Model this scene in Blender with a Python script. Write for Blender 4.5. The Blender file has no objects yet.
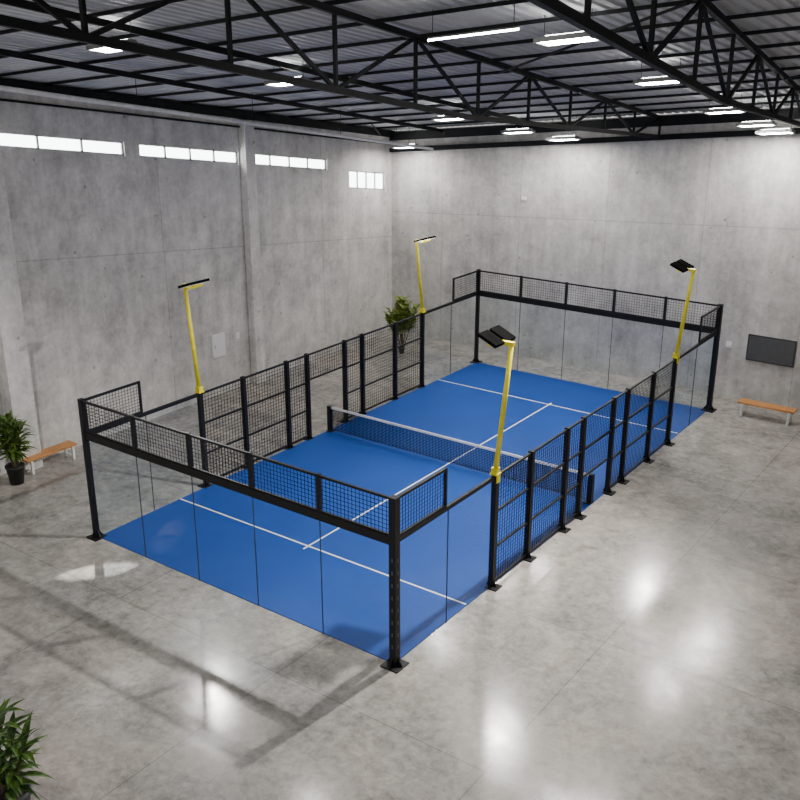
import bpy, math, random
from mathutils import Vector, Matrix
random.seed(7)
SC = bpy.context.scene
COL = SC.collection
PI = math.pi

# ------------------------------------------------------------------ materials
def new_mat(name):
    m = bpy.data.materials.new(name); m.use_nodes = True
    nt = m.node_tree; nt.nodes.clear()
    out = nt.nodes.new('ShaderNodeOutputMaterial')
    return m, nt, out

class NT:
    def __init__(s, nt): s.nt = nt
    def n(s, t, **kw):
        nd = s.nt.nodes.new(t)
        for k, v in kw.items(): setattr(nd, k, v)
        return nd
    def link(s, a, b): s.nt.links.new(a, b)
    def math(s, op, a, b=None, clamp=False):
        nd = s.nt.nodes.new('ShaderNodeMath'); nd.operation = op; nd.use_clamp = clamp
        for i, v in enumerate((a, b)):
            if v is None: continue
            if isinstance(v, (int, float)): nd.inputs[i].default_value = v
            else: s.link(v, nd.inputs[i])
        return nd.outputs[0]
    def noise(s, vec, scale, detail=4, rough=0.55, dist=0.0):
        nd = s.nt.nodes.new('ShaderNodeTexNoise')
        nd.inputs['Scale'].default_value = scale; nd.inputs['Detail'].default_value = detail
        nd.inputs['Roughness'].default_value = rough; nd.inputs['Distortion'].default_value = dist
        s.link(vec, nd.inputs['Vector']); return nd.outputs['Fac']
    def maprange(s, v, a, b, c, d):
        nd = s.nt.nodes.new('ShaderNodeMapRange')
        for i, x in zip((1, 2, 3, 4), (a, b, c, d)): nd.inputs[i].default_value = x
        s.link(v, nd.inputs[0]); return nd.outputs[0]
    def line(s, coord, spacing, offset, w):
        t = s.math('ADD', coord, offset)
        t = s.math('PINGPONG', t, spacing / 2.0)
        return s.math('LESS_THAN', t, w)
    def at(s, coord, c, w):
        t = s.math('SUBTRACT', coord, c); t = s.math('ABSOLUTE', t)
        return s.math('LESS_THAN', t, w)

def simple(name, col, rough=0.5, metal=0.0, spec=0.5, var=0.12, scale=6.0):
    m, nt, out = new_mat(name); T = NT(nt)
    b = T.n('ShaderNodeBsdfPrincipled')
    b.inputs['Roughness'].default_value = rough; b.inputs['Metallic'].default_value = metal
    b.inputs['Specular IOR Level'].default_value = spec
    tc = T.n('ShaderNodeTexCoord')
    f = T.noise(tc.outputs['Object'], scale)
    k = T.maprange(f, 0.3, 0.7, 1 - var, 1 + var)
    mx = T.n('ShaderNodeVectorMath', operation='SCALE')
    mx.inputs[0].default_value = col[:3]; T.link(k, mx.inputs['Scale'])
    T.link(mx.outputs[0], b.inputs['Base Color'])
    T.link(b.outputs[0], out.inputs[0]); return m

def emit(name, col, s):
    m, nt, out = new_mat(name); T = NT(nt)
    e = T.n('ShaderNodeEmission'); e.inputs[0].default_value = (*col, 1); e.inputs[1].default_value = s
    T.link(e.outputs[0], out.inputs[0]); return m

def glass_mat():
    m, nt, out = new_mat('clear_glass'); T = NT(nt)
    tr = T.n('ShaderNodeBsdfTransparent'); tr.inputs[0].default_value = (0.945, 0.968, 0.977, 1)
    gl = T.n('ShaderNodeBsdfGlossy'); gl.inputs['Roughness'].default_value = 0.0
    lw = T.n('ShaderNodeLayerWeight'); lw.inputs[0].default_value = 0.5
    f = T.math('POWER', lw.outputs['Facing'], 4.0)
    f = T.math('MULTIPLY', f, 0.16); f = T.math('ADD', f, 0.018)
    mx = T.n('ShaderNodeMixShader'); T.link(f, mx.inputs[0])
    T.link(tr.outputs[0], mx.inputs[1]); T.link(gl.outputs[0], mx.inputs[2])
    T.link(mx.outputs[0], out.inputs[0]); return m

def concrete_wall(name, axis, rake, hz, vsp, voff, base=0.36, joints=True, pil_shade=()):
    m, nt, out = new_mat(name); T = NT(nt)
    b = T.n('ShaderNodeBsdfPrincipled')
    tc = T.n('ShaderNodeTexCoord'); P = tc.outputs['Object']
    sp = T.n('ShaderNodeSeparateXYZ'); T.link(P, sp.inputs[0])
    a = sp.outputs[axis]; z = sp.outputs[2]
    n1 = T.noise(P, 0.35, 6, 0.62); n2 = T.noise(P, 1.4, 7, 0.66); n3 = T.noise(P, 7, 5, 0.65)
    mp = T.n('ShaderNodeMapping'); mp.inputs['Scale'].default_value = (1.6, 1.6, 0.13); T.link(P, mp.inputs[0])
    n4 = T.noise(mp.outputs[0], 1.3, 6, 0.62)
    v = T.math('ADD', T.maprange(n1, .3, .7, -.15, .15), T.maprange(n2, .3, .7, -.16, .16))
    v = T.math('ADD', v, T.maprange(n3, .3, .7, -.12, .12))
    v = T.math('ADD', v, T.maprange(n4, .3, .7, -.15, .15))
    v = T.math('ADD', v, 1.0)
    # pits and form-tie holes
    vo = T.n('ShaderNodeTexVoronoi'); vo.inputs['Scale'].default_value = 1.2; T.link(P, vo.inputs['Vector'])
    pit = T.math('LESS_THAN', vo.outputs['Distance'], 0.07)
    v = T.math('SUBTRACT', v, T.math('MULTIPLY', pit, 0.36))
    # joints between casting bays, plus painted shade strips beside the pilasters
    if joints:
        r = T.math('ADD', z, T.math('MULTIPLY', a, rake))
        j = T.line(a, vsp, voff, 0.018)
        for h in hz: j = T.math('MAXIMUM', j, T.at(r, h, 0.02))
        for e in pil_shade: j = T.math('MAXIMUM', j, T.at(a, e, 0.05))
        v = T.math('MULTIPLY', v, T.math('SUBTRACT', 1.0, T.math('MULTIPLY', j, 0.24)))
    mx = T.n('ShaderNodeVectorMath', operation='SCALE')
    mx.inputs[0].default_value = (base, base * 0.97, base * 0.935); T.link(v, mx.inputs['Scale'])
    T.link(mx.outputs[0], b.inputs['Base Color'])
    b.inputs['Roughness'].default_value = 0.75
    bp = T.n('ShaderNodeBump'); bp.inputs['Strength'].default_value = 0.25; bp.inputs['Distance'].default_value = 0.03
    T.link(v, bp.inputs['Height']); T.link(bp.outputs[0], b.inputs['Normal'])
    T.link(b.outputs[0], out.inputs[0]); return m

def floor_mat():
    m, nt, out = new_mat('polished_concrete'); T = NT(nt)
    b = T.n('ShaderNodeBsdfPrincipled')
    tc = T.n('ShaderNodeTexCoord'); P = tc.outputs['Object']
    sp = T.n('ShaderNodeSeparateXYZ'); T.link(P, sp.inputs[0])
    n1 = T.noise(P, 0.25, 6, 0.62, .4); n2 = T.noise(P, 1.0, 10, 0.74, .5); n3 = T.noise(P, 4.2, 8, 0.76, .3)
    v = T.math('ADD', T.maprange(n1, .3, .7, -.17, .17), T.maprange(n2, .35, .65, -.29, .29))
    v = T.math('ADD', v, T.maprange(n3, .3, .7, -.35, .35))
    v = T.math('ADD', v, 1.0)
    j = T.math('MAXIMUM', T.line(sp.outputs[0], 5.2, 2.0, 0.012), T.line(sp.outputs[1], 5.2, 1.2, 0.012))
    v = T.math('MULTIPLY', v, T.math('SUBTRACT', 1.0, T.math('MULTIPLY', j, 0.38)))
    mixc = T.n('ShaderNodeMix', data_type='RGBA')
    mixc.inputs['A'].default_value = (.306, .294, .279, 1); mixc.inputs['B'].default_value = (.330, .301, .266, 1)
    T.link(T.maprange(n1, .35, .65, 0, 1), mixc.inputs['Factor'])
    mx = T.n('ShaderNodeVectorMath', operation='SCALE')
    T.link(mixc.outputs['Result'], mx.inputs[0]); T.link(v, mx.inputs['Scale'])
    T.link(mx.outputs[0], b.inputs['Base Color'])
    T.link(T.maprange(n2, .35, .65, .21, .12), b.inputs['Roughness'])
    b.inputs['Specular IOR Level'].default_value = 0.65
    bp = T.n('ShaderNodeBump'); bp.inputs['Strength'].default_value = 0.015; bp.inputs['Distance'].default_value = 0.02
    T.link(n2, bp.inputs['Height']); T.link(bp.outputs[0], b.inputs['Normal'])
    T.link(b.outputs[0], out.inputs[0]); return m

def turf_mat():
    m, nt, out = new_mat('blue_turf'); T = NT(nt)
    b = T.n('ShaderNodeBsdfPrincipled')
    tc = T.n('ShaderNodeTexCoord'); P = tc.outputs['Object']
    n1 = T.noise(P, 0.5, 5, 0.6); n2 = T.noise(P, 40, 3, 0.6)
    v = T.math('ADD', T.maprange(n1, .3, .7, .93, 1.07), T.maprange(n2, .3, .7, -.08, .08))
    mx = T.n('ShaderNodeVectorMath', operation='SCALE')
    mx.inputs[0].default_value = (0.007, 0.058, 0.29); T.link(v, mx.inputs['Scale'])
    T.link(mx.outputs[0], b.inputs['Base Color'])
    b.inputs['Roughness'].default_value = 0.6; b.inputs['Specular IOR Level'].default_value = 0.2
    T.link(b.outputs[0], out.inputs[0]); return m

def wood_mat():
    m, nt, out = new_mat('warm_wood'); T = NT(nt)
    b = T.n('ShaderNodeBsdfPrincipled')
    tc = T.n('ShaderNodeTexCoord')
    mp = T.n('ShaderNodeMapping'); mp.inputs['Scale'].default_value = (1.5, 18, 18); T.link(tc.outputs['Object'], mp.inputs[0])
    n1 = T.noise(mp.outputs[0], 2, 5, 0.6)
    cr = T.n('ShaderNodeValToRGB')
    cr.color_ramp.elements[0].position = .3; cr.color_ramp.elements[0].color = (.46, .185, .05, 1)
    cr.color_ramp.elements[1].position = .7; cr.color_ramp.elements[1].color = (.68, .33, .11, 1)
    T.link(n1, cr.inputs[0]); T.link(cr.outputs[0], b.inputs['Base Color'])
    b.inputs['Roughness'].default_value = 0.45
    T.link(b.outputs[0], out.inputs[0]); return m

def leaf_mat(name, dark, light):
    m, nt, out = new_mat(name); T = NT(nt)
    b = T.n('ShaderNodeBsdfPrincipled')
    tc = T.n('ShaderNodeTexCoord')
    n1 = T.noise(tc.outputs['Object'], 5, 3, 0.6)
    cr = T.n('ShaderNodeValToRGB')
    cr.color_ramp.elements[0].position = .35; cr.color_ramp.elements[0].color = (*dark, 1)
    cr.color_ramp.elements[1].position = .65; cr.color_ramp.elements[1].color = (*light, 1)
    T.link(n1, cr.inputs[0]); T.link(cr.outputs[0], b.inputs['Base Color'])
    b.inputs['Roughness'].default_value = 0.42
    T.link(b.outputs[0], out.inputs[0]); return m

M = dict(
    black=simple('black_powder_coat', (.008, .008, .009), .5, 0, .3),
    wire=simple('black_wire', (.005, .005, .006), .5, 0, .15),
    steel=simple('black_roof_steel', (.008, .009, .010), .6, 0, .2),
    deck=simple('grey_roof_sheet', (.44, .45, .47), .5, .1, .4, .12, 1.2),
    glass=glass_mat(), seal=simple('dark_seal', (.03, .04, .05), .5),
    turf=turf_mat(), white=simple('white_paint', (.8, .8, .8), .5),
    floor=floor_mat(),
    wall_l=concrete_wall('concrete_left', 1, .105, [5.75], 8.6, -2.6 + 4.3, .66, True, (2.26, -7.75)),  # last pair: where the pilasters' side shade is painted into the wall colour
    wall_f=concrete_wall('concrete_far', 0, -.055, [6.25], 3.9, 0.4, .55),
    pil=concrete_wall('concrete_pilaster', 1, 0, [], 5, 0, .72, False),
    yellow=simple('yellow_paint', (.85, .74, .02), .4),
    lamp=simple('black_lamp_housing', (.006, .006, .006), .9, 0, 0),
    led=emit('led_lens', (1, .97, .9), .6),
    ledlit=emit('led_lens_lit', (1, .98, .94), 9.0),
    tube=emit('ceiling_light_diffuser', (1, .96, .91), 155.0),
    added_glow=emit('added_roof_glow', (1, .97, .92), 45.0),  # emission for the strip added to brighten the roof sheet
    batten=emit('ceiling_batten_diffuser', (1, .98, .95), 40.0),
    fixture=simple('fixture_grey', (.2, .2, .2), .4),
    sky=emit('bright_window_glazing', (.95, .98, 1), 10.0),
    winframe=simple('window_frame_pale', (.45, .45, .45), .5),
    wood=wood_mat(), benchwhite=simple('bench_white_metal', (.8, .8, .78), .4),
    leaf=leaf_mat('plant_leaf', (.016, .05, .006), (.09, .18, .02)),
    leafl=leaf_mat('palm_leaf', (.025, .065, .008), (.13, .23, .03)),
    leaf2=leaf_mat('ficus_leaf', (.06, .11, .01), (.26, .33, .04)),
    stem=simple('plant_stem', (.10, .065, .03), .8), soil=simple('soil', (.02, .014, .01), .9),
    potblack=simple('black_pot', (.012, .012, .013), .5), potgrey=simple('grey_pot', (.06, .065, .07), .6),
    screen=simple('dark_screen', (.085, .088, .092), .45), bezel=simple('screen_bezel', (.03, .03, .032), .4),
    trimgrey=simple('pale_metal', (.55, .55, .55), .4),
    boltm=simple('bolt_steel', (.07, .07, .07), .5),
    offwhite=simple('off_white_plastic', (.95, .95, .94), .45, 0, .5, .03),
    pipe=simple('galvanised_pipe', (.75, .75, .75), .4, .1),
)

# ------------------------------------------------------------------ mesh builder
LOC = {}
class MB:
    def __init__(s): s.v = []; s.f = []
    def quadbox(s, pts):
        o = len(s.v); s.v += [Vector(p) for p in pts]
        for f in ((0, 3, 2, 1), (4, 5, 6, 7), (0, 1, 5, 4), (1, 2, 6, 5), (2, 3, 7, 6), (3, 0, 4, 7)):
            s.f.append([o + i for i in f])
    def box(s, x0, x1, y0, y1, z0, z1):
        s.quadbox([(x0, y0, z0), (x1, y0, z0), (x1, y1, z0), (x0, y1, z0), (x0, y0, z1), (x1, y0, z1), (x1, y1, z1), (x0, y1, z1)])
    def bar(s, p0, p1, w, h, up=(0, 0, 1)):
        p0 = Vector(p0); p1 = Vector(p1); d = (p1 - p0).normalized(); up = Vector(up)
        if abs(d.dot(up)) > .98: up = Vector((0, 1, 0))
        a = d.cross(up).normalized() * (w / 2); b = a.cross(d).normalized() * (h / 2)
        s.quadbox([p0 - a - b, p0 + a - b, p0 + a + b, p0 - a + b, p1 - a - b, p1 + a - b, p1 + a + b, p1 - a + b])
    def tube(s, p0, p1, r0, r1=None, n=12):
        r1 = r0 if r1 is None else r1
        p0 = Vector(p0); p1 = Vector(p1); d = (p1 - p0).normalized()
        up = Vector((0, 0, 1)) if abs(d.z) < .9 else Vector((1, 0, 0))
        a = d.cross(up).normalized(); b = a.cross(d)
        o = len(s.v)
        for p, r in ((p0, r0), (p1, r1)):
            for i in range(n):
                t = 2 * PI * i / n; s.v.append(p + a * math.cos(t) * r + b * math.sin(t) * r)
        for i in range(n):
            j = (i + 1) % n; s.f.append([o + i, o + n + i, o + n + j, o + j])
        s.f.append([o + i for i in range(n)]); s.f.append([o + n + i for i in reversed(range(n))])
    def lathe(s, c, prof, n=24):
        c = Vector(c); o = len(s.v)
        for r, z in prof:
            for i in range(n):
                t = 2 * PI * i / n; s.v.append(c + Vector((r * math.cos(t), r * math.sin(t), z)))
        for k in range(len(prof) - 1):
            for i in range(n):
                j = (i + 1) % n; s.f.append([o + k * n + i, o + k * n + j, o + (k + 1) * n + j, o + (k + 1) * n + i])
        s.f.append([o + i for i in reversed(range(n))]); s.f.append([o + (len(prof) - 1) * n + i for i in range(n)])
    def prism(s, tri, axis_vec):
        o = len(s.v); a = Vector(axis_vec); n = len(tri)
        s.v += [Vector(p) for p in tri] + [Vector(p) + a for p in tri]
        s.f.append([o + i for i in reversed(range(n))]); s.f.append([o + n + i for i in range(n)])
        for i in range(n):
            j = (i + 1) % n; s.f.append([o + i, o + j, o + n + j, o + n + i])
    def build(s, name, mat, parent=None, smooth=False, bevel=0.0):
        off = LOC.get(parent.name, Vector((0, 0, 0))) if parent else Vector((0, 0, 0))
        me = bpy.data.meshes.new(name)
        me.from_pydata([tuple(p - off) for p in s.v], [], s.f); me.update()
        me.materials.append(mat)
        if smooth:
            for p in me.polygons: p.use_smooth = True
        o = bpy.data.objects.new(name, me); COL.objects.link(o)
        if parent: o.parent = parent
        LOC[o.name] = off
        if bevel:
            md = o.modifiers.new('bevel', 'BEVEL'); md.width = bevel; md.segments = 2
        return o

def tag(o, label=None, cat=None, group=None, kind=None):
    if label: o['label'] = label
    if cat: o['category'] = cat
    if group: o['group'] = group
    if kind: o['kind'] = kind
    return o
def thing(name, label, cat, loc=(0, 0, 0), group=None, local=False):
    o = bpy.data.objects.new(name, None); COL.objects.link(o); o.location = loc
    o.empty_display_size = .2
    LOC[o.name] = Vector((0, 0, 0)) if local else Vector(loc)
    return tag(o, label, cat, group)
def copy_tree(o, parent=None):
    c = o.copy(); COL.objects.link(c); c.parent = parent
    for ch in list(o.children): copy_tree(ch, c)
    return c
def struct(mb, name, mat, label=None):
    o = mb.build(name, mat); o['kind'] = 'structure'
    if label: o['label'] = label
    return o

# ------------------------------------------------------------------ room shell
XL, YF, XR, YR = -10.95, 11.8, 24.0, -28.0
KX, KY = .0915, -.137
def chord(x, y): return 8.2 + KX * (x + 10.95) + KY * (y - 12.2)
ROOF = 1.0

b = MB(); b.box(XL - .3, XR + .3, YR, YF + .3, -.2, 0); struct(b, 'floor', M['floor'], 'polished grey concrete floor')

WINS = [(-7.78, -3.0, -.97, -.52, 3), (-2.39, 2.2, -.97, -.52, 4), (2.84, 7.3, -.97, -.52, 4), (8.75, 11.3, -1.66, -.9, 4)]
b = MB()
def rake(y0, y1, z0a, z0b, z1a, z1b, x0=XL - .3, x1=XL):
    b.quadbox([(x0, y0, z0a), (x1, y0, z0a), (x1, y1, z0b), (x0, y1, z0b), (x0, y0, z1a), (x1, y0, z1a), (x1, y1, z1b), (x0, y1, z1b)])
cuts = [YR]
for w in WINS: cuts += [w[0], w[1]]
cuts += [YF]
TOP = ROOF - .02
for i in range(len(cuts) - 1):
    y0, y1 = cuts[i], cuts[i + 1]; c0, c1 = chord(XL, y0), chord(XL, y1)
    if i % 2 == 0: rake(y0, y1, 0, 0, c0 + TOP, c1 + TOP)
    else:
        w = WINS[i // 2]
        rake(y0, y1, 0, 0, c0 + w[2], c1 + w[2]); rake(y0, y1, c0 + w[3], c1 + w[3], c0 + TOP, c1 + TOP)
struct(b, 'wall_left', M['wall_l'], 'grey cast concrete side wall with high strip windows')
b = MB()
zb = lambda x: chord(x, YF + .3) + TOP
b.quadbox([(XL - .3, YF, 0), (XR, YF, 0), (XR, YF + .3, 0), (XL - .3, YF + .3, 0),
           (XL - .3, YF, zb(XL - .3)), (XR, YF, zb(XR)), (XR, YF + .3, zb(XR)), (XL - .3, YF + .3, zb(XL - .3))])
struct(b, 'wall_far', M['wall_f'], 'grey cast concrete end wall')
b = MB()
rake(YR, YF + .3, 0, 0, chord(XR, YR) + ROOF, chord(XR, YF) + ROOF, XR, XR + .3)
struct(b, 'wall_right', M['wall_l'])
# pilasters on the left wall
for i, (yc, w, d, lab) in enumerate(((-8.2, .8, .5, 'concrete pilaster at the near end of the left wall'), (2.52, .5, .32, 'concrete pilaster between the second and third window strips'))):
    b = MB(); rake(yc - w / 2, yc + w / 2, 0, 0, chord(XL, yc - w / 2) + .62, chord(XL, yc + w / 2) + .62, XL, XL + d)
    struct(b, 'trim_%d' % (i + 1), M['pil'], lab)
# eaves beams tight under the roof
b = MB(); b.bar((XL + .1, YR, chord(XL, YR) + .82), (XL + .1, YF, chord(XL, YF) + .82), .2, .3); struct(b, 'trim_3', M['steel'], 'heavy black beam along the top of the left wall')
b = MB(); b.bar((XL, YF - .1, chord(XL, YF) + .72), (XR, YF - .1, chord(XR, YF) + .72), .16, .36); struct(b, 'trim_4', M['steel'])
b = MB(); b.bar((XL, YF - .1, chord(XL, YF) + .14), (XR, YF - .1, chord(XR, YF) + .14), .14, .2); struct(b, 'trim_5', M['steel'])
b = MB(); b.tube((XL + .07, YR, chord(XL, YR) + .38), (XL + .07, YF, chord(XL, YF) + .38), .035, n=8); struct(b, 'trim_6', M['steel'], 'thin dark pipe along the left wall under the beam')
# windows
for i, (y0, y1, s0, s1, n) in enumerate(WINS):
    b = MB(); x = XL - .12; t = .055
    def P(y, s): return (x, y, chord(XL, y) + s)
    b.bar(P(y0, s0 + t / 2), P(y1, s0 + t / 2), .1, t); b.bar(P(y0, s1 - t / 2), P(y1, s1 - t / 2), .1, t)
    for k in range(n + 1):
        y = y0 + t / 2 + (y1 - y0 - t) * k / n
        b.bar(P(y, s0), P(y, s1), .1, t * 1.3)
    fr = struct(b, 'window_%d' % (i + 1), M['winframe'], 'bright clerestory window strip under the roof')
    for k in range(n):
        g = MB(); a0 = y0 + t + (y1 - y0 - t) * k / n; a1 = y0 + (y1 - y0 - t) * (k + 1) / n
        g.quadbox([(x - .02, a0, chord(XL, a0) + s0 + t), (x, a0, chord(XL, a0) + s0 + t), (x, a1, chord(XL, a1) + s0 + t), (x - .02, a1, chord(XL, a1) + s0 + t),
                   (x - .02, a0, chord(XL, a0) + s1 - t), (x, a0, chord(XL, a0) + s1 - t), (x, a1, chord(XL, a1) + s1 - t), (x - .02, a1, chord(XL, a1) + s1 - t)])
        g.build('pane', M['sky'], fr)
# corrugated roof sheet
b = MB(); x = XL - .3; prof = []
while x < XR + .3:
    prof += [(x, 0), (x + .12, 0), (x + .15, .05), (x + .27, .05)]; x += .30
for (x, dz) in prof:
    b.v.append(Vector((x, YF + .3, chord(x, YF + .3) + ROOF + dz))); b.v.append(Vector((x, YR, chord(x, YR) + ROOF + dz)))
for i in range(len(prof) - 1): b.f.append([2 * i, 2 * i + 1, 2 * i + 3, 2 * i + 2])
struct(b, 'ceiling', M['deck'], 'grey corrugated metal roof sheet')

ORD = ['first', 'second', 'third', 'fourth', 'fifth', 'sixth', 'seventh', 'eighth', 'ninth', 'tenth', 'eleventh', 'twelfth', 'thirteenth',
       'fourteenth', 'fifteenth', 'sixteenth', 'seventeenth', 'eighteenth', 'nineteenth', 'twentieth', 'twenty-first', 'twenty-second', 'twenty-third', 'twenty-fourth']
# purlins
k = 0; y = 10.4
while y > -20:
    b = MB(); b.bar((XL, y, chord(XL, y) + .96), (19, y, chord(19, y) + .96), .05, .08)
    tag(b.build('roof_purlin', M['steel']), 'black steel purlin under the roof sheet, %s counted from the far wall' % ORD[k], 'purlin', 'purlins under the roof')
    k += 1; y -= 1.8
# trusses
TX = lambda x0, y, s=-.1: x0 + s * y
def truss(x0, label, z0=-.58, ch=.125, wb=.068, s=-.1):
    X = lambda y: TX(x0, y, s)
    t = thing('roof_truss', label, 'truss', (X(11.6), 11.6, chord(X(11.6), 11.6)), 'roof trusses')
    ya, yb = 11.6, -21.4; n = 11
    Y = lambda i: ya + (yb - ya) * i / n
    # the lower chord rises gently to the far wall
    def lo(y):
        q = min(1, max(0, (y + 4) / 15.6)); return Vector((X(y), y, chord(X(y), y) + z0 + q * .72))
    hi = lambda y: Vector((X(y), y, chord(X(y), y) + .82))
    b = MB(); b.bar(lo(ya), lo(-4), ch, ch); b.bar(lo(-4), lo(yb), ch, ch); b.build('bottom_chord', M['steel'], t)
    b = MB(); b.bar(hi(ya), hi(yb), ch, ch); b.build('top_chord', M['steel'], t)
    for i in range(0, n + 1):
        y = Y(i)
        b = MB(); b.bar(lo(y), hi(y), wb, wb); b.build('web_post', M['steel'], t)
        if i < n:
            b = MB()
            if i % 2: b.bar(lo(y), hi(Y(i + 1)), wb, wb)
            else: b.bar(hi(y), lo(Y(i + 1)), wb, wb)
            b.build('web_diagonal', M['steel'], t)
truss(8.45, 'black steel lattice truss on the right side of the roof', s=-.12)
truss(2.55, 'black steel lattice truss across the middle of the roof', s=-.086)
for (x0, lab) in ((-6.9, 'thin black lengthwise roof beam nearest the left wall with windows'), (-2.2, 'thin black lengthwise roof beam left of the middle truss')):
    b = MB(); X = lambda y: TX(x0, y)
    b.bar((X(11.5), 11.5, chord(X(11.5), 11.5) + .80), (X(-21), -21, chord(X(-21), -21) + .80), .1, .14)
    tag(b.build('roof_beam', M['steel']), lab, 'beam', 'lengthwise roof beams')
# bracing rods between trusses
for (xa, ya, xb, yb, lab) in ((2.6, -2, 9.2, -7, 'thin black diagonal brace rod above the middle of the court'),
                              (-10.6, 10.5, -8.0, 6.5, 'thin black diagonal brace rod in the far left corner of the roof'),
                              (8.2, 3, 14.5, -2, 'thin black diagonal brace rod at the upper right of the roof')):
    b = MB(); b.tube((xa, ya, chord(xa, ya) + .68), (xb, yb, chord(xb, yb) + .68), .03, n=8)
    tag(b.build('brace_rod', M['steel']), lab, 'brace')
X = lambda y: TX(-7.1, y)
f = lambda y: Vector((X(y), y, chord(X(y), y) + .02))
t = thing('conduit_pipe', 'long pale pipe hung below the roof beam nearest the left wall', 'pipe', tuple(f(11.0)))
b = MB(); b.tube(f(11.0), f(-16), .06, n=10); b.build('pipe', M['pipe'], t)
for y in (9, 4, -1, -6, -11):
    b = MB(); b.tube(f(y), f(y) + Vector((0, 0, .95)), .01, n=6); b.build('hanger', M['steel'], t)

# ceiling lights
nrm = Vector((-KX, -KY, 1)).normalized(); ux = Vector((1, 0, KX)).normalized(); uy = nrm.cross(ux)
RM = Matrix((ux, uy, nrm)).transposed().to_4x4()
HANG = .45
def make_light(L, W, emat, name):
    t = thing(name, 'x', 'ceiling light', local=True)
    b = MB()
    if W > .2:
        b.box(-L / 2, L / 2, -W / 2, W / 2, .03, .07); b.prism([(-L / 2, -W * .3, .07), (-L / 2, W * .3, .07), (-L / 2, W * .16, .12), (-L / 2, -W * .16, .12)], (L, 0, 0))
        for sgn in (-1, 1):
            b.box(-L / 2 - .04, L / 2 + .04, sgn * W / 2 - .02, sgn * W / 2 + .02, -.02, .07)
            b.box(sgn * (L / 2 + .02) - .02, sgn * (L / 2 + .02) + .02, -W / 2, W / 2, -.02, .07)
        b.box(-L / 2, L / 2, -.02, .02, -.02, .03)
    else:
        b.prism([(-L / 2, -W / 2, .0), (-L / 2, W / 2, .0), (-L / 2, W * .3, .04), (-L / 2, -W * .3, .04)], (L, 0, 0))
    b.build('housing', M['fixture'], t)
    if W > .2:
        for sgn in (-1, 1):
            d = MB(); d.box(-L / 2 + .06, L / 2 - .06, sgn * W / 4 - W * .15, sgn * W / 4 + W * .15, -.015, .03); d.build('diffuser', emat, t)
        d = MB(); d.box(-L / 2 + .1, L / 2 - .1, -W * .1, W * .1, .12, .13); d.build('added_glow', M['added_glow'], t)  # glowing strip added on top to light the roof sheet around the fixture
    else:
        d = MB(); d.tube((-L / 2, 0, -.01), (L / 2, 0, -.01), W * .42, n=10); d.build('diffuser', emat, t)
    for sgn in (-1, 1):
        h = MB(); h.tube((sgn * L * .45, 0, .04), (sgn * L * .45, 0, (ROOF - HANG) * .985), .007, n=6); h.build('hanger', M['steel'], t)
    return t
l0 = make_light(1.12, .5, M['tube'], 'ceiling_light'); l1 = make_light(2.0, .055, M['batten'], 'batten_light')
LIGHTS = [(-1.5, -10.6, HANG, 'bright ceiling light at upper left, left of the middle truss'),
          (6.55, -6.2, HANG, 'largest bright twin ceiling light near the top right beside a truss'),
          (-2.0, -4.8, HANG, 'bright ceiling light right of the upper left one, before the left windows'),
          (5.95, .2, HANG, 'second largest ceiling light in the row beside the right truss'),
          (-3.3, 4.8, HANG, 'ceiling light over the far half of the court, third in the middle row'),
          (-3.2, 9.4, .35, 'ceiling light in the middle row just above the far wall'),
          (5.2, 7.65, HANG, 'third ceiling light along the row beside the right truss'),
          (5.6, 9.8, .2, 'fourth ceiling light along the right row towards the far wall'),
          (6.0, 10.7, .0, 'smallest ceiling light at the far end of the right row'),
          (-1.8, 10.5, .1, 'ceiling light at the far end of the middle row near the far wall'),
          (-9.3, 10.6, .1, 'ceiling light in the far left corner above the small window')]
for i, (x, y, hg, lab) in enumerate(LIGHTS):
    o = l0 if i == 0 else copy_tree(l0)
    o.matrix_world = Matrix.Translation((x, y, chord(x, y) + hg)) @ RM; o['label'] = lab; o['group'] = 'ceiling lights'
    if hg < HANG:
        for c in o.children:
            if c.name.startswith('hanger'): c.scale = (1, 1, (ROOF - hg) / (ROOF - HANG))
x, y = 5.37, -7.8
l1.matrix_world = Matrix.Translation((x, y, chord(x, y) + HANG)) @ RM; l1['label'] = 'long thin batten light left of the largest ceiling light'

# ------------------------------------------------------------------ court
HX, HY = 5.07, 9.885
b = MB(); b.box(-HX + .03, HX - .03, -HY + .03, HY - .03, 0, .018)
turf = tag(b.build('court_turf', M['turf']), 'bright blue artificial turf court with white lines', 'sports court')
for yy in (-6.9, 6.9):
    b = MB(); b.box(-HX + .05, HX - .05, yy - .025, yy + .025, .018, .022); b.build('service_line', M['white'], turf)
b = MB(); b.box(-.025, .025, -7.1, 7.1, .018, .0215); b.build('center_line', M['white'], turf)

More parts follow.
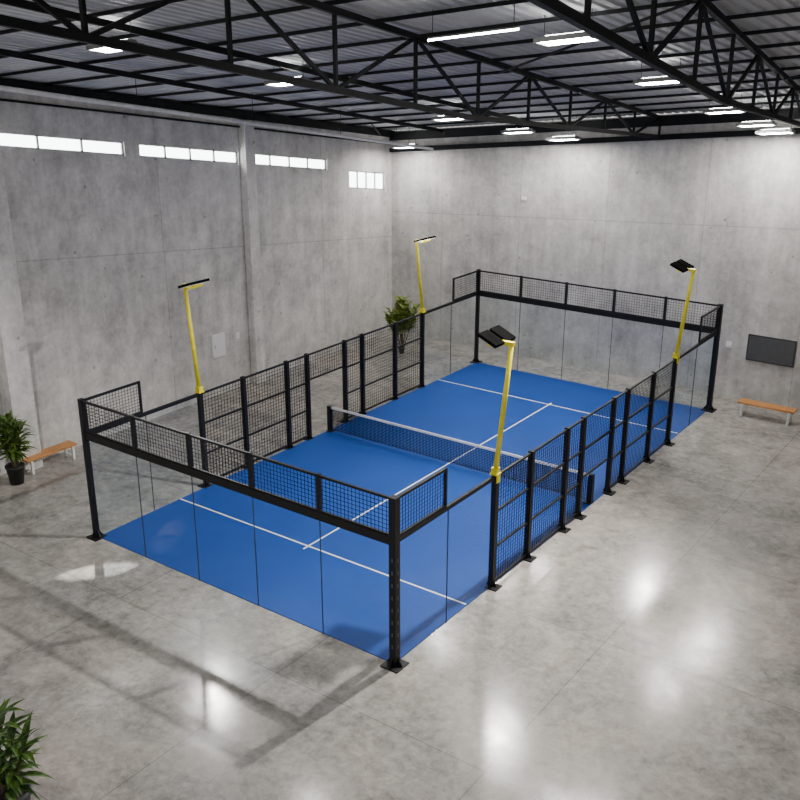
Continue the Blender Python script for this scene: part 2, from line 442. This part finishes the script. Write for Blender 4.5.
def wires(b, p0, p1, z0, z1, sp=.1, w=.0095, spz=.095):
    p0 = Vector((*p0, 0)); p1 = Vector((*p1, 0)); L = (p1 - p0).length; n = max(1, round(L / sp)); m = max(1, round((z1 - z0) / spz))
    for i in range(1, n):
        q = p0.lerp(p1, i / n); b.bar((q.x, q.y, z0), (q.x, q.y, z1), w, w)
    for j in range(1, m):
        z = z0 + (z1 - z0) * j / m; b.bar((p0.x, p0.y, z), (p1.x, p1.y, z), w, w)
def mesh_panel(t, p0, p1, z0, z1, rails=(), fw=.05, low=None, w_=.0085, sp=.1, spz=.095):
    b = MB()
    low = low or fw
    b.bar((*p0, z0 + low / 2), (*p1, z0 + low / 2), fw, low); b.bar((*p0, z1 - fw / 2), (*p1, z1 - fw / 2), fw, fw)
    for r in rails: b.bar((*p0, r), (*p1, r), fw, fw)
    for p in (p0, p1): b.bar((*p, z0), (*p, z1), fw, fw)
    f = b.build('mesh_panel', M['black'], t)
    w = MB(); wires(w, p0, p1, z0 + low, z1 - fw, sp, w_, spz); w.build('wire_mesh', M['wire'], f)
def glass_panel(t, p0, p1, z0, z1):
    p0 = Vector((*p0, 0)); p1 = Vector((*p1, 0)); d = (p1 - p0).normalized() * .012; zm = (z0 + z1) / 2
    b = MB(); q0 = p0 + d; q1 = p1 - d
    b.bar((q0.x, q0.y, zm), (q1.x, q1.y, zm), .012, z1 - z0)
    b.build('glass_panel', M['glass'], t)
def post(t, x, y, z1, w, plate, out=(0, 0)):
    b = MB(); b.box(x - w / 2, x + w / 2, y - w / 2, y + w / 2, 0, z1); p = b.build('post', M['black'], t)
    b = MB(); ox, oy = out
    b.box(x - plate / 2 + ox, x + plate / 2 + ox, y - plate / 2 + oy, y + plate / 2 + oy, 0, .03)
    for (dx, dy) in ((1, 0), (-1, 0), (0, 1), (0, -1)):
        a = Vector((x + dx * w / 2, y + dy * w / 2, .03)); e = Vector((x + dx * (plate / 2 - .02), y + dy * (plate / 2 - .02), .03))
        s = Vector((-dy, dx, 0)) * .012
        b.prism([a - s, e - s, a - s + Vector((0, 0, .2))], s * 2)
    b.build('base_plate', M['black'], p)
    return p
def slots(p, x, y, z0, z1, n, side):
    for i in range(n):
        z = z0 + (z1 - z0) * i / (n - 1)
        ax, ay = (.018, .004) if side[1] else (.004, .018)
        b = MB(); b.box(x - ax + side[0] * .004, x + ax + side[0] * .004, y - ay + side[1] * .004, y + ay + side[1] * .004, z - .045, z + .045); b.build('slot_cover', M['boltm'], p)

# end walls: five glass panes, mesh band above
for s, lab in ((-1, 'near end wall of the court, five glass panes under a black mesh band'), (1, 'far end wall of the court, glass panes under a mesh band')):
    y = s * HY
    t = thing('court_end_wall', lab, 'court wall', (0, y, 0), 'court end walls')
    n = 5
    for i in range(n):
        xa = -HX + 2 * HX * i / n; xb = -HX + 2 * HX * (i + 1) / n
        glass_panel(t, (xa, y), (xb, y), .02, 2.92)
        mesh_panel(t, (xa, y), (xb, y), 3.1, 4.0, fw=.055)
        if i:
            g = MB(); g.box(xa - .008, xa + .008, y - .012, y + .012, .02, 2.92); g.build('glass_seal', M['seal'], t)
            g = MB(); g.box(xa - .045, xa + .045, y - .045, y + .045, 2.95, 4.02); g.build('band_post', M['black'], t)
    g = MB(); g.bar((-HX, y, 3.02), (HX, y, 3.02), .1, .2); g.build('cross_beam', M['black'], t)
    for sx in (-1, 1):
        w = .13 if sx < 0 else .17
        p = post(t, sx * HX, y, 4.03, w, .40 if sx < 0 else .46)
        if s < 0 and sx > 0:
            slots(p, HX, y - w / 2, .5, 2.6, 8, (0, -1)); slots(p, HX + w / 2, y, .5, 2.6, 8, (1, 0))
# side fences
YS = [-5.8, -4.0, -2.0, -1.0, 1.0, 2.0, 4.0, 5.8]
for s, lab in ((1, 'right side fence of the court, black mesh panels with glass at both ends'), (-1, 'left side fence of the court, black mesh panels before the window wall')):
    x = s * HX
    t = thing('court_side_fence', lab, 'court fence', (x, 0, 0), 'court side fences')
    for e in (-1, 1):
        ya, ym, yb = e * (HY - .09), e * 7.85, e * 5.87
        glass_panel(t, (x, ya), (x, ym), .02, 2.95); glass_panel(t, (x, ym), (x, yb), .02, 2.95)
        g = MB(); g.box(x - .012, x + .012, ym - .008, ym + .008, .02, 2.95); g.build('glass_seal', M['seal'], t)
        g = MB(); g.bar((x, ya, 3.0), (x, yb, 3.0), .07, .1); g.build('top_rail', M['black'], t)
        mesh_panel(t, (x, ya), (x, e * 7.98), 3.06, 4.0, fw=.06)
    for i, y in enumerate(YS): post(t, x, y, 3.06, .13, .32, (s * .06, 0))
    ww, ss, sz = (.0100, .115, .1) if s > 0 else (.0095, .125, .115)
    for i in range(7):
        ya, yb = YS[i] + .07, YS[i + 1] - .07
        if i == 3: mesh_panel(t, (x, ya), (x, yb), 2.1 if s < 0 else 1.15, 3.03, rails=() if s < 0 else (2.05,), w_=ww, sp=ss, spz=sz)
        else: mesh_panel(t, (x, ya), (x, yb), .1, 3.03, rails=(1.07, 2.05), fw=.055, w_=ww, sp=ss, spz=sz)
# net
t = thing('court_net', 'black net with white top tape stretched across the middle of the blue court', 'net', (0, 0, .018))
b = MB(); wires(b, (-4.92, 0), (4.92, 0), .05, .86, .058, .013, .055); b.build('net_mesh', M['wire'], t)
b = MB(); b.box(-4.92, 4.92, -.014, .014, .85, .925); b.build('net_tape', M['white'], t)
for sx in (-1, 1):
    b = MB(); b.box(sx * 4.97 - .07, sx * 4.97 + .07, -.07, .07, .03, .94); b.box(sx * 4.93 - .11, sx * 4.93 + .11, -.13, .13, .019, .04); b.build('net_post', M['black'], t)

# floodlight poles (local: +x points away from the court, z=0 at the top of the fence post)
def make_pole(ang, hx, hy, gap):
    t0 = thing('floodlight_pole', 'x', 'floodlight', local=True)
    b = MB(); b.tube((0, 0, .05), (.30, 0, 3.35), .068, .055, 14); b.build('pole', M['yellow'], t0, True)
    b = MB(); b.box(-.10, .10, -.10, .10, 0, .04); b.box(-.08, .08, -.08, .08, .04, .18); b.box(.068, .10, -.07, .07, -.2, .04)
    b.build('mounting_bracket', M['yellow'], t0)
    b = MB(); b.bar((.37, 0, 3.36), (-.12, 0, 3.36), .11, .09); b.bar((-.06, -hy * 1.9, 3.36), (-.06, hy * 1.3, 3.36), .09, .06); b.build('cross_arm', M['yellow'], t0)
    for sy in (-1, 1):
        R = Matrix.Translation((-.09, sy * (hy + gap), 3.47)) @ Matrix.Rotation(math.radians(ang), 4, 'Y')
        def tb(x0, x1, y0, y1, z0, z1, mb):
            mb.quadbox([R @ Vector(p) for p in [(x0, y0, z0), (x1, y0, z0), (x1, y1, z0), (x0, y1, z0), (x0, y0, z1), (x1, y0, z1), (x1, y1, z1), (x0, y1, z1)]])
        b = MB(); tb(-hx, hx, -hy, hy, -.04, .04, b)
        h = b.build('lamp_head', M['lamp'], t0)
        b = MB(); tb(-hx + .05, hx - .05, -hy + .04, hy - .04, -.046, -.04, b); b.build('lens', M['led'], h)
    return t0
pr = make_pole(25, .26, .20, .05); pl = make_pole(19, .25, .18, .03)
for (o, sx, sy, sz, lab) in ((pr, 1, -1, .98, 'yellow floodlight pole with black twin lamps nearest the camera'),
                             (pl, -1, -1, .95, 'yellow floodlight pole at the left fence near the bench and window wall'),
                             (copy_tree(pr), 1, 1, .88, 'yellow floodlight pole at the far right near the wall screen'),
                             (copy_tree(pl), -1, 1, .82, 'yellow floodlight pole at the far left beside the leafy tree')):
    o.location = (sx * HX, sy * 5.8, 3.06); o.rotation_euler = (0, 0, 0 if sx > 0 else PI); o.scale = (1, 1, sz)
    o['label'] = lab; o['group'] = 'court floodlight poles'
    if sx < 0 and sy > 0:
        for c in o.children:
            for g in c.children:
                if g.name.startswith('lens'):
                    g.material_slots[0].link = 'OBJECT'; g.material_slots[0].material = M['ledlit']; g['label'] = 'bright lit white lens'

# ------------------------------------------------------------------ benches
def make_bench(L):
    t = thing('bench', 'x', 'bench', local=True)
    for i in range(3):
        b = MB(); yy = -.14 + .14 * i; b.box(-L / 2, L / 2, yy - .066, yy + .066, .40, .46); b.build('seat_plank', M['wood'], t, bevel=.006)
    for sx in (-1, 1):
        b = MB(); xx = sx * (L / 2 - .16)
        b.bar((xx, -.18, 0), (xx, -.18, .40), .08, .07); b.bar((xx, .18, 0), (xx, .18, .40), .08, .07); b.bar((xx, -.21, .37), (xx, .21, .37), .06, .06)
        b.bar((xx, -.18, .09), (xx, .18, .09), .04, .04)
        b.build('leg_frame', M['benchwhite'], t)
    b = MB(); b.bar((-L / 2 + .16, 0, .37), (L / 2 - .16, 0, .37), .05, .05); b.build('rail', M['benchwhite'], t)
    return t
bn = make_bench(1.85); bn.location = (-10.37, -7.6, 0); bn.rotation_euler = (0, 0, PI / 2); bn.scale = (1, 1.1, 1.1)
tag(bn, 'wooden bench with white legs beside the potted palm at the left wall', group='benches')
b2 = copy_tree(bn); b2.location = (7.05, 10.2, 0); b2.rotation_euler = (0, 0, 0); b2.scale = (1.08, 1.15, 1.15)
b2['label'] = 'wooden bench with white legs under the dark wall screen'

# ------------------------------------------------------------------ wall items
x0, x1, z0, z1 = 5.65, 7.4, 1.6, 2.6
t = thing('wall_screen', 'dark grey wide screen in a thin black frame mounted on the far wall', 'screen', ((x0 + x1) / 2, YF, z0))
b = MB(); b.box(x0, x1, YF - .06, YF, z0, z1); b.build('frame', M['bezel'], t, bevel=.01)
b = MB(); b.box(x0 + .05, x1 - .05, YF - .068, YF - .06, z0 + .05, z1 - .05); b.build('display', M['screen'], t)
XW = XL + .002
t = thing('electrical_cabinet', 'white electrical cabinet on the left wall behind the side fence', 'cabinet', (XW, .55, 1.5))
b = MB(); b.box(XW, XW + .08, .22, .88, 1.52, 2.42); b.build('body', M['offwhite'], t, bevel=.01)
b = MB(); b.box(XW + .08, XW + .095, .25, .85, 1.55, 2.39); d = b.build('door', M['offwhite'], t)
b = MB(); b.box(XW + .095, XW + .115, .30, .34, 1.9, 2.02); b.build('handle', M['trimgrey'], d)
b = MB(); b.box(XL, XL + .05, 1.48, 1.68, 2.0, 2.24); b.box(XL + .05, XL + .065, 1.54, 1.62, 2.07, 2.17)
tag(b.build('wall_switch', M['offwhite']), 'small pale switch box on the left wall beside the white cabinet', 'switch')
b = MB(); b.box(4.86, 5.06, YF - .05, YF, 1.95, 2.18); b.box(4.92, 5.0, YF - .065, YF - .05, 2.02, 2.11)
tag(b.build('wall_socket', M['offwhite']), 'small pale socket on the far wall left of the dark screen', 'socket')
b = MB(); b.box(-4.2, -4.0, YF - .12, YF, 6.75, 6.88); b.tube((-4.1, YF - .12, 6.81), (-4.1, YF - .16, 6.81), .05)
tag(b.build('wall_sensor', M['offwhite']), 'tiny pale sensor high on the far wall above the court', 'sensor')

# ------------------------------------------------------------------ plants
def leaf(b, p, az, el, L, W, droop, fold=.25):
    side = Vector((-math.sin(az), math.cos(az), 0)); o = len(b.v); n = 6; q = Vector(p)
    prof = [.12, .62, 1, .95, .68, .32, .02]
    e = el
    for i in range(n + 1):
        w = W * prof[i] / 2; up = side.cross(Vector((math.cos(az) * math.cos(e), math.sin(az) * math.cos(e), math.sin(e)))) * -1
        b.v += [q - side * w + up * (fold * w), q.copy(), q + side * w + up * (fold * w)]
        q = q + Vector((math.cos(az) * math.cos(e), math.sin(az) * math.cos(e), math.sin(e))) * (L / n); e -= droop / n
    for i in range(n):
        a = o + i * 3; b.f += [[a, a + 1, a + 4, a + 3], [a + 1, a + 2, a + 5, a + 4]]
def plant(name, lab, loc, pot_r, pot_h, potmat, stems, leafmat, n, L, W, droop, trunk_r=.025):
    x, y, z = loc
    t = thing(name, lab, 'plant', loc)
    b = MB(); b.lathe(loc, [(pot_r * .72, 0), (pot_r * .98, pot_h * .9), (pot_r * 1.05, pot_h * .9), (pot_r * 1.05, pot_h), (pot_r * .9, pot_h), (pot_r * .88, pot_h * .92)]); p = b.build('pot', potmat, t, True)
    b = MB(); b.lathe(loc, [(pot_r * .8, pot_h * .85), (pot_r * .86, pot_h * .93)]); b.build('soil', M['soil'], t)
    b = MB(); f = MB()
    for (dx, dy, h, z0) in stems:
        a = Vector((x + dx * .15, y + dy * .15, z + pot_h * .9)); e = Vector((x + dx, y + dy, z + h))
        m_ = a.lerp(e, .5) + Vector((random.uniform(-.04, .04), random.uniform(-.04, .04), 0))
        b.tube(a, m_, trunk_r, trunk_r * .8, 8); b.tube(m_, e, trunk_r * .8, trunk_r * .5, 8)
        for i in range(n):
            q = z0 + (1 - z0) * (i + .5) / n
            pnt = a.lerp(m_, q * 2) if q < .5 else m_.lerp(e, q * 2 - 1)
            az = i * 2.4 + random.uniform(-.4, .4); el = random.uniform(.05, .5) + q * .75
            leaf(f, pnt, az, el, L * random.uniform(.75, 1.15), W * random.uniform(.8, 1.2), droop * random.uniform(.6, 1.3))
    b.build('stem', M['stem'], t); f.build('foliage', leafmat, t)
plant('potted_palm', 'leafy potted palm in a black pot beside the left wooden bench', (-10.0, -9.05, 0), .28, .6, M['potblack'],
      [(.0, .0, 2.1, .3), (.24, .15, 1.8, .3), (-.22, .1, 1.85, .3), (.12, -.22, 1.75, .3), (-.12, -.22, 1.95, .3), (.28, -.12, 1.6, .25), (-.05, .28, 1.7, .25), (-.28, -.1, 1.65, .25), (.1, .1, 1.9, .2)], M['leafl'], 19, .62, .14, 1.2)
plant('potted_plant', 'large dark leafy plant at the bottom left corner nearest the camera', (2.5, -17.5, 0), .36, .75, M['potgrey'],
      [(0, 0, 2.25, .2), (.22, .1, 1.9, .15), (-.2, .15, 1.95, .15), (.12, -.22, 1.75, .15), (-.15, -.2, 1.85, .2), (.25, .28, 1.6, .15)], M['leaf'], 17, .68, .13, 1.1)
st = []
for i in range(24):
    a = i * 2.4; r = .1 + .6 * ((i % 4) / 3); st.append((r * math.cos(a), r * math.sin(a), 2.5 - r * .7 - (i % 3) * .25, .5))
plant('potted_tree', 'bushy green indoor tree standing in the far left corner behind the fence', (-8.42, 9.07, 0), .14, .24, M['potgrey'], st, M['leaf2'], 18, .38, .21, .9, .011)

# ------------------------------------------------------------------ added spot lamps
def lamp(loc, power, size, target=None, spot=2.4, blend=.4, scale=(1, 1, 1), col=(1, .965, .92), square=False):
    l = bpy.data.lights.new('added_spot', 'SPOT'); l.energy = power; l.color = col
    l.shadow_soft_size = size; l.spot_size = spot; l.spot_blend = blend; l.use_square = square
    o = bpy.data.objects.new('added_spot', l); COL.objects.link(o); o.location = loc
    d = Vector(target or (loc[0], loc[1], 0)) - Vector(loc)
    o.rotation_euler = d.to_track_quat('-Z', 'Y').to_euler(); o.scale = scale; return o
lamp((5.9, -2.6, chord(5.9, -2.6) - .75), 8500, .1, (2.8, -9, 0), 2.0, .75)  # key spot without a fixture, added to throw the court frame's shadows
lamp((-7.9, -3.6, chord(-7.9, -3.6) - .4), 2800, .26, (2.8, -13, 0), .5, .9)  # added without a fixture for the glossy highlight on the near left floor
lamp((3.0, 10.9, chord(3.0, 10.9) - .5), 2000, .26, (6.5, 2, 0), 1.3, .9)  # unseen spot added for the floor highlight right of the court
lamp((1.95, .7, chord(1.95, .7) - .8), 2200, .26, (4.6, -11, 0), .8, .9)  # another added highlight spot, for the floor before the near end wall
# added fill spot, no fixture: soft wash over the far half of the court
lamp((-.6, 3.6, chord(-.6, 3.6) - .6), 3000, .6, (0, 4.6, 0), 1.5, 1.0)
# added spot in place of daylight through the first window, onto the left floor
lamp((XL + .55, -6.0, chord(XL, -6) - .7), 24000, .08, (-3.5, -11.05, 0), .17, .5, (1, .26, 1), (1, .97, .92), True)

# ------------------------------------------------------------------ world and camera
w = bpy.data.worlds.new('World'); SC.world = w; w.use_nodes = True
w.node_tree.nodes['Background'].inputs[0].default_value = (1, .985, .965, 1)
w.node_tree.nodes['Background'].inputs[1].default_value = .85

cam = bpy.data.cameras.new('camera'); co = bpy.data.objects.new('camera', cam); COL.objects.link(co)
cam.sensor_width = 36; cam.lens = 44.0; cam.clip_end = 200
co.location = (15.77, -24.47, 12.6); co.rotation_euler = (math.radians(70.31), 0, math.radians(35.9))
SC.camera = co
